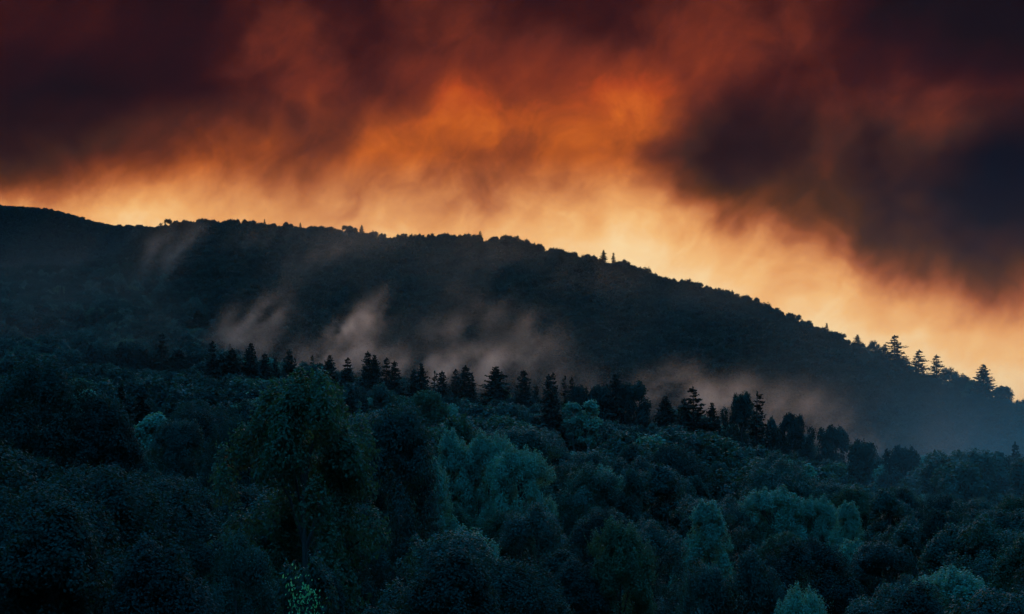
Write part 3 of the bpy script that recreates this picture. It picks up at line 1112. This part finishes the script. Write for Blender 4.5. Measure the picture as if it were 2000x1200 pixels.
# far hill
pts = []
y = 760.0
while y < 1640:
    st = 8.2
    for x in np.arange(-0.385 * y, 0.385 * y, st):
        xx = x + (rng.random() - .5) * st
        yj = y + (rng.random() - .5) * st
        px = 1000 + FPX * xx / yj
        dc = float(crest_d(px))
        lim = np.interp(px, [0, 330, 500, 620, 1000, 1500, 1800, 2000], [1330, 1330, 830, 730, 720, 650, 580, 560])
        if yj > dc + 25 or yj < max(lim, 0) or (yj < dc - 420 and px > 500 and yj < lim + 20):
            continue
        s = 0.70 + 0.45 * rng.random() ** 1.5
        if not allowed(xx, yj, 13 * s, 4.5 * s, 0.35):
            s *= .7
            if not allowed(xx, yj, 13 * s, 4.5 * s, 0.35):
                continue
        i = 4 if rng.random() < 0.02 else int(rng.integers(0, 4))
        if yj > dc - 70:
            i = 9 if rng.random() < 0.03 else int(rng.integers(5, 9))
            s *= 0.85 + 0.3 * rng.random()
        pts.append((xx, yj, float(ground(xx, yj)) - 0.8, rng.random() * 6.28, s * (1 + .35 * rng.random()), s, i))
    y += st * 0.9
n1 = len(pts)
y = 2180.0
while y < 2730:
    st = 9.0
    for x in np.arange(-0.385 * y, -0.18 * y, st):
        xx = x + (rng.random() - .5) * st
        s = 0.75 + 0.35 * rng.random()
        pts.append((xx, y, float(ground(xx, y)) - 0.8, rng.random() * 6.28, s * 1.3, s, int(rng.integers(0, 4))))
    y += st
print('far', n1, len(pts))
stuff_forest('woods', pts, FARK, 'unbroken dark wood clothing the far hill and the distant one', 'wood')


# ------------------------------------------------------------------ mist in the valley
def lattice(shape, seed):
    return np.random.default_rng(seed).random(shape).astype(np.float32)


LAT = lattice((64, 64, 64), 3)


def vnoise(x, y, z):
    ix, iy, iz = np.floor(x).astype(int), np.floor(y).astype(int), np.floor(z).astype(int)
    fx, fy, fz = x - ix, y - iy, z - iz
    fx, fy, fz = [f * f * (3 - 2 * f) for f in (fx, fy, fz)]
    o = 0
    for a in (0, 1):
        wx = fx if a else 1 - fx
        for b in (0, 1):
            wy = fy if b else 1 - fy
            for c in (0, 1):
                wz = fz if c else 1 - fz
                o = o + LAT[(ix + a) % 64, (iy + b) % 64, (iz + c) % 64] * wx * wy * wz
    return o


def fbm(x, y, z, octv=4, rough=0.55):
    s, a, tot = 0, 1.0, 0
    for i in range(octv):
        s = s + a * vnoise(x + 17 * i, y + 31 * i, z + 7 * i)
        tot += a
        a *= rough
        x, y, z = x * 2.03, y * 2.03, z * 2.03
    return s / tot


def spot(px, py, D):
    v = (600 - py) / FPX
    cp, sp = math.cos(PITCH), math.sin(PITCH)
    return np.array([(px - 1000) / FPX / (cp - v * sp) * D, D, ratio(py) * D])


# plumes: centre line (photo position, distance), radius in metres, strength
PLUMES = [
    ([(560, 705, 800), (700, 705, 800), (850, 735, 800), (1000, 745, 800), (1130, 755, 790), (1250, 775, 770)], 12, .45),
    ([(648, 705, 800), (655, 670, 805), (672, 640, 812), (700, 625, 820), (740, 605, 830), (760, 570, 840)], 7.5, 1.3),
    ([(690, 660, 820), (730, 625, 830), (770, 600, 840)], 9, .45),
    ([(590, 712, 800), (620, 705, 800), (700, 700, 810), (745, 690, 810), (790, 725, 800)], 9, .95),
    ([(435, 690, 860), (470, 650, 880), (510, 620, 900), (560, 590, 920), (600, 560, 940)], 12, .60),
    ([(500, 690, 840), (560, 665, 860), (600, 640, 870)], 12, .30),
    ([(840, 735, 800), (870, 722, 800), (905, 705, 800), (925, 686, 805), (950, 690, 810)], 9, 1.25),
    ([(880, 735, 800), (930, 730, 800), (960, 705, 810), (1000, 700, 820), (1060, 720, 820), (1120, 725, 820)], 10, .60),
    ([(1010, 700, 830), (950, 690, 830), (900, 650, 850), (860, 640, 870), (800, 660, 850)], 10, .30),
    ([(1090, 690, 850), (1030, 650, 880), (930, 600, 900), (890, 560, 930)], 14, .24),
    ([(1265, 780, 760), (1290, 760, 760), (1320, 745, 765), (1360, 755, 765), (1400, 790, 760)], 11, .75),
    ([(1380, 810, 740), (1420, 790, 740), (1440, 770, 745), (1500, 765, 745)], 10, 1.0),
    ([(1370, 770, 750), (1395, 790, 750), (1430, 800, 745)], 8, .8),
    ([(1505, 830, 700), (1520, 800, 705), (1545, 785, 710), (1590, 800, 710), (1620, 790, 720)], 12, .95),
    ([(1600, 850, 680), (1650, 850, 680), (1690, 875, 670), (1740, 880, 670)], 12, .75),
    ([(1640, 850, 690), (1680, 830, 700), (1720, 790, 720)], 16, .22),
    ([(1800, 900, 650), (1850, 880, 660), (1920, 880, 670), (2000, 890, 680)], 22, .20),
    ([(300, 520, 1250), (330, 490, 1300), (370, 470, 1350), (400, 440, 1400)], 18, .55),
    ([(480, 500, 1300), (520, 480, 1350), (600, 460, 1400)], 22, .26),
    ([(540, 560, 1150), (600, 520, 1200), (700, 480, 1300), (780, 470, 1350)], 26, .20),
    ([(900, 560, 1150), (980, 510, 1250), (1060, 490, 1300), (1120, 500, 1280)], 26, .12),
    ([(1080, 520, 1150), (1170, 540, 1150), (1250, 560, 1100)], 26, .10),
    ([(150, 560, 1150), (60, 580, 1100), (0, 620, 1050)], 40, .10),
]

def volume(name, den, LO, HI, g_, colr, label):
    """a fog body whose density is given on a regular lattice"""
    NN = den.shape
    me = bpy.data.meshes.new(name)
    me.vertices.add(den.size)
    me.vertices.foreach_set('co', np.zeros(den.size * 3, np.float32))
    a = me.attributes.new('d', 'FLOAT', 'POINT')
    a.data.foreach_set('value', (den * 1000).astype(np.float32).ravel())
    o = bpy.data.objects.new(name, me)
    COL.objects.link(o)
    ng = bpy.data.node_groups.new(name, 'GeometryNodeTree')
    ng.interface.new_socket('Geometry', in_out='INPUT', socket_type='NodeSocketGeometry')
    ng.interface.new_socket('Geometry', in_out='OUTPUT', socket_type='NodeSocketGeometry')
    L = ng.links.new
    gi = ng.nodes.new('NodeGroupInput')
    go = ng.nodes.new('NodeGroupOutput')
    vc = ng.nodes.new('GeometryNodeVolumeCube')
    vc.inputs['Min'].default_value = LO
    vc.inputs['Max'].default_value = HI
    for i, nm in enumerate(('Resolution X', 'Resolution Y', 'Resolution Z')):
        vc.inputs[nm].default_value = NN[i]
    ps = ng.nodes.new('GeometryNodeInputPosition')
    sx = ng.nodes.new('ShaderNodeSeparateXYZ')
    L(ps.outputs[0], sx.inputs[0])

    def mth(op, *v_):
        nd = ng.nodes.new('ShaderNodeMath')
        nd.operation = op
        for i, v in enumerate(v_):
            if isinstance(v, (int, float)):
                nd.inputs[i].default_value = v
            else:
                L(v, nd.inputs[i])
        return nd.outputs[0]
    ids = []
    for i in range(3):
        f = mth('MULTIPLY_ADD', sx.outputs[i], float((NN[i] - 1) / (HI[i] - LO[i])), float(-LO[i] * (NN[i] - 1) / (HI[i] - LO[i])))
        f = mth('ROUND', f)
        ids.append(mth('MINIMUM', mth('MAXIMUM', f, 0.0), float(NN[i] - 1)))
    idx = mth('MULTIPLY_ADD', mth('MULTIPLY_ADD', ids[0], float(NN[1]), ids[1]), float(NN[2]), ids[2])
    si = ng.nodes.new('GeometryNodeSampleIndex')
    si.data_type = 'FLOAT'
    L(gi.outputs[0], si.inputs['Geometry'])
    na = ng.nodes.new('GeometryNodeInputNamedAttribute')
    na.data_type = 'FLOAT'
    na.inputs[0].default_value = 'd'
    L(na.outputs[0], si.inputs['Value'])
    L(idx, si.inputs['Index'])
    L(si.outputs[0], vc.inputs['Density'])
    sm = ng.nodes.new('GeometryNodeSetMaterial')
    L(vc.outputs[0], sm.inputs[0])
    m = bpy.data.materials.new(name + '_air')
    m.use_nodes = True
    nt = m.node_tree
    nt.nodes.clear()
    out = nt.nodes.new('ShaderNodeOutputMaterial')
    pv = nt.nodes.new('ShaderNodeVolumePrincipled')
    pv.inputs['Color'].default_value = colr
    pv.inputs['Density'].default_value = 0.001
    pv.inputs['Density Attribute'].default_value = 'density'
    pv.inputs['Anisotropy'].default_value = g_
    nt.links.new(pv.outputs[0], out.inputs['Volume'])
    sm.inputs['Material'].default_value = m
    me.materials.append(m)
    L(sm.outputs[0], go.inputs[0])
    md = o.modifiers.new('fog', 'NODES')
    md.node_group = ng
    tag(o, label, 'mist', None, 'stuff')
    return o


LIMS = ([-200, 330, 500, 620, 1000, 1500, 1800, 2000, 2400], [640, 640, 700, 700, 690, 620, 540, 500, 500])


def grid(LO, HI, NN):
    X, Y, Z = np.meshgrid(*[np.linspace(LO[i], HI[i], NN[i]) for i in range(3)], indexing='ij')
    edge = np.clip((Z - LO[2]) / 10, 0, 1) * np.clip((HI[2] - Z) / 30, 0, 1) * np.clip((Y - LO[1]) / 60, 0, 1) * np.clip((HI[1] - Y) / 60, 0, 1)
    return X, Y, Z, Z - ground(X[:, :, 0], Y[:, :, 0])[:, :, None], 1000 + FPX * X / Y, edge


def turn(X, Y, a):
    return X * math.cos(a) + Y * math.sin(a), -X * math.sin(a) + Y * math.cos(a)


def plumes():
    LO = np.array([-470.0, 560.0, -30.0])
    HI = np.array([480.0, 1480.0, 240.0])
    NN = (340, 100, 120)
    X, Y, Z, above, px, edge = grid(LO, HI, NN)
    P1, Q1 = (X - 0.8 * Z) * 0.78, (0.8 * X + Z) * 0.78          # across and along the drift
    Ps, Ys = turn(P1, Y, 0.35)
    fine = fbm(Ps / 7, Ys / 26, Q1 / 24, 4, 0.62)
    P2, Y2 = turn(P1, Y, 0.5)
    n = fbm(P2 / 30 + 9, Y2 / 60, Q1 / 85 + 5, 4)
    lay = np.exp(-np.clip(above, 0, None) / 45.0) * (above > -8)
    behind = np.clip((Y - np.interp(px, *LIMS)) / 130.0, 0, 1)
    den = MIST_BASE * lay * behind * np.clip((n - 0.50) * 9, 0, 3.0)
    for line, rad, st in PLUMES:
        rad = rad * 0.62
        if line[0][0] > 1450:
            st = st * 0.7
        if line[0][2] > 1000:
            st = st * 0.4
        w = [spot(*p) for p in line]
        acc = np.zeros(X.shape, np.float32)
        pl = []
        for a, b in zip(w[:-1], w[1:]):
            m = max(2, int(np.linalg.norm(b - a) / (rad * 0.6)))
            for k in range(m):
                pl.append(a + (b - a) * k / m)
        for j, c in enumerate(pl):
            rr = rad * (0.85 + 0.3 * math.sin(j * 1.7))
            i0 = [max(0, int((c[i] - 3 * rr * (2 if i == 1 else 1) - LO[i]) / (HI[i] - LO[i]) * (NN[i] - 1))) for i in range(3)]
            i1 = [min(NN[i], int((c[i] + 3 * rr * (2 if i == 1 else 1) - LO[i]) / (HI[i] - LO[i]) * (NN[i] - 1)) + 2) for i in range(3)]
            if any(i0[i] >= i1[i] for i in range(3)):
                continue
            q = tuple(slice(i0[i], i1[i]) for i in range(3))
            d2 = ((X[q] - c[0]) ** 2 + ((Y[q] - c[1]) / 1.6) ** 2 + (Z[q] - c[2]) ** 2) / rr ** 2
            tp = min(1.0, (j + 1.5) / (0.25 * len(pl) + 1), (len(pl) - j) / (0.55 * len(pl) + 1))
            acc[q] = np.maximum(acc[q], tp * np.exp(-d2 * 0.8))
        den = den + PLUME * st * acc / rad * 8 * np.clip((fine - 0.40) * 6, 0, 2.2)
    den = np.clip(den * edge, 0, 0.1)
    den[den < 8e-6] = 0
    volume('mist', den, LO, HI, 0.8, (0.98, 0.90, 0.77, 1), 'pale mist drifting up in plumes from the valley behind the near ridge')


def valley_air():
    LO = np.array([-640.0, 180.0, -45.0])
    HI = np.array([640.0, 1700.0, 290.0])
    NN = (110, 110, 56)
    X, Y, Z, above, px, edge = grid(LO, HI, NN)
    X2, Y2 = turn(X - 0.8 * Z, Y, 0.5)
    n = fbm(X2 / 90 + 3, Y2 / 120, Z / 60 + 5, 3)
    lay = np.exp(-np.clip(above, 0, None) / np.interp(px, [300, 600, 1500, 1900], [26, 50, 50, 30]))
    behind = np.clip((Y - np.interp(px, *LIMS)) / 160.0, 0, 1)
    left = np.clip((480 - px) / 300, 0, 1) * np.clip((Y - 420) / 300, 0, 1) * np.clip((1200 - Y) / 250, 0, 1)
    right = np.clip((px - 1450) / 500, 0, 1) * np.clip((Y - 200) / 250, 0, 1)
    den = AIR * lay * (0.35 + 0.9 * behind + 1.3 * left + 3.0 * right) * (0.5 + np.clip((n - 0.35) * 3.0, 0, 1.6))
    pool = np.clip((px - 1620) / 260, 0, 1) * np.clip((Y - 210) / 150, 0, 1) * np.clip((640 - Y) / 120, 0, 1)
    den = den + AIR * 9 * pool * lay * (0.6 + np.clip((n - 0.35) * 3.0, 0, 1.6))
    den = den * edge
    volume('blue_mist', den, LO, HI, 0.0, (0.80, 0.93, 0.76, 1), 'thin blue mist lying over the wooded slopes and the valley')


MIST_BASE = 0.00012
PLUME = 0.016
AIR = 0.00008
plumes()
valley_air()

# ------------------------------------------------------------------ air
X0, X1, Y0, Y1, Z0, Z1 = -4300, 4300, -3100, 4500, -60, 620
V = [(x, y, z) for z in (Z0, Z1) for y in (Y0, Y1) for x in (X0, X1)]
F = [(0, 2, 3, 1), (4, 5, 7, 6), (0, 1, 5, 4), (2, 6, 7, 3), (0, 4, 6, 2), (1, 3, 7, 5)]
me = bpy.data.meshes.new('haze')
me.from_pydata(V, [], F)
hz = bpy.data.objects.new('haze', me)
COL.objects.link(hz)
m = bpy.data.materials.new('haze_air')
m.use_nodes = True
m.node_tree.nodes.clear()
out = m.node_tree.nodes.new('ShaderNodeOutputMaterial')
pv = m.node_tree.nodes.new('ShaderNodeVolumePrincipled')
pv.inputs['Color'].default_value = (0.80, 0.90, 1.0, 1)
pv.inputs['Density'].default_value = 0.000004
pv.inputs['Anisotropy'].default_value = 0.0
m.node_tree.links.new(pv.outputs[0], out.inputs['Volume'])
me.materials.append(m)
tag(hz, 'thin blue evening haze filling the air over the hills', 'haze', None, 'stuff')
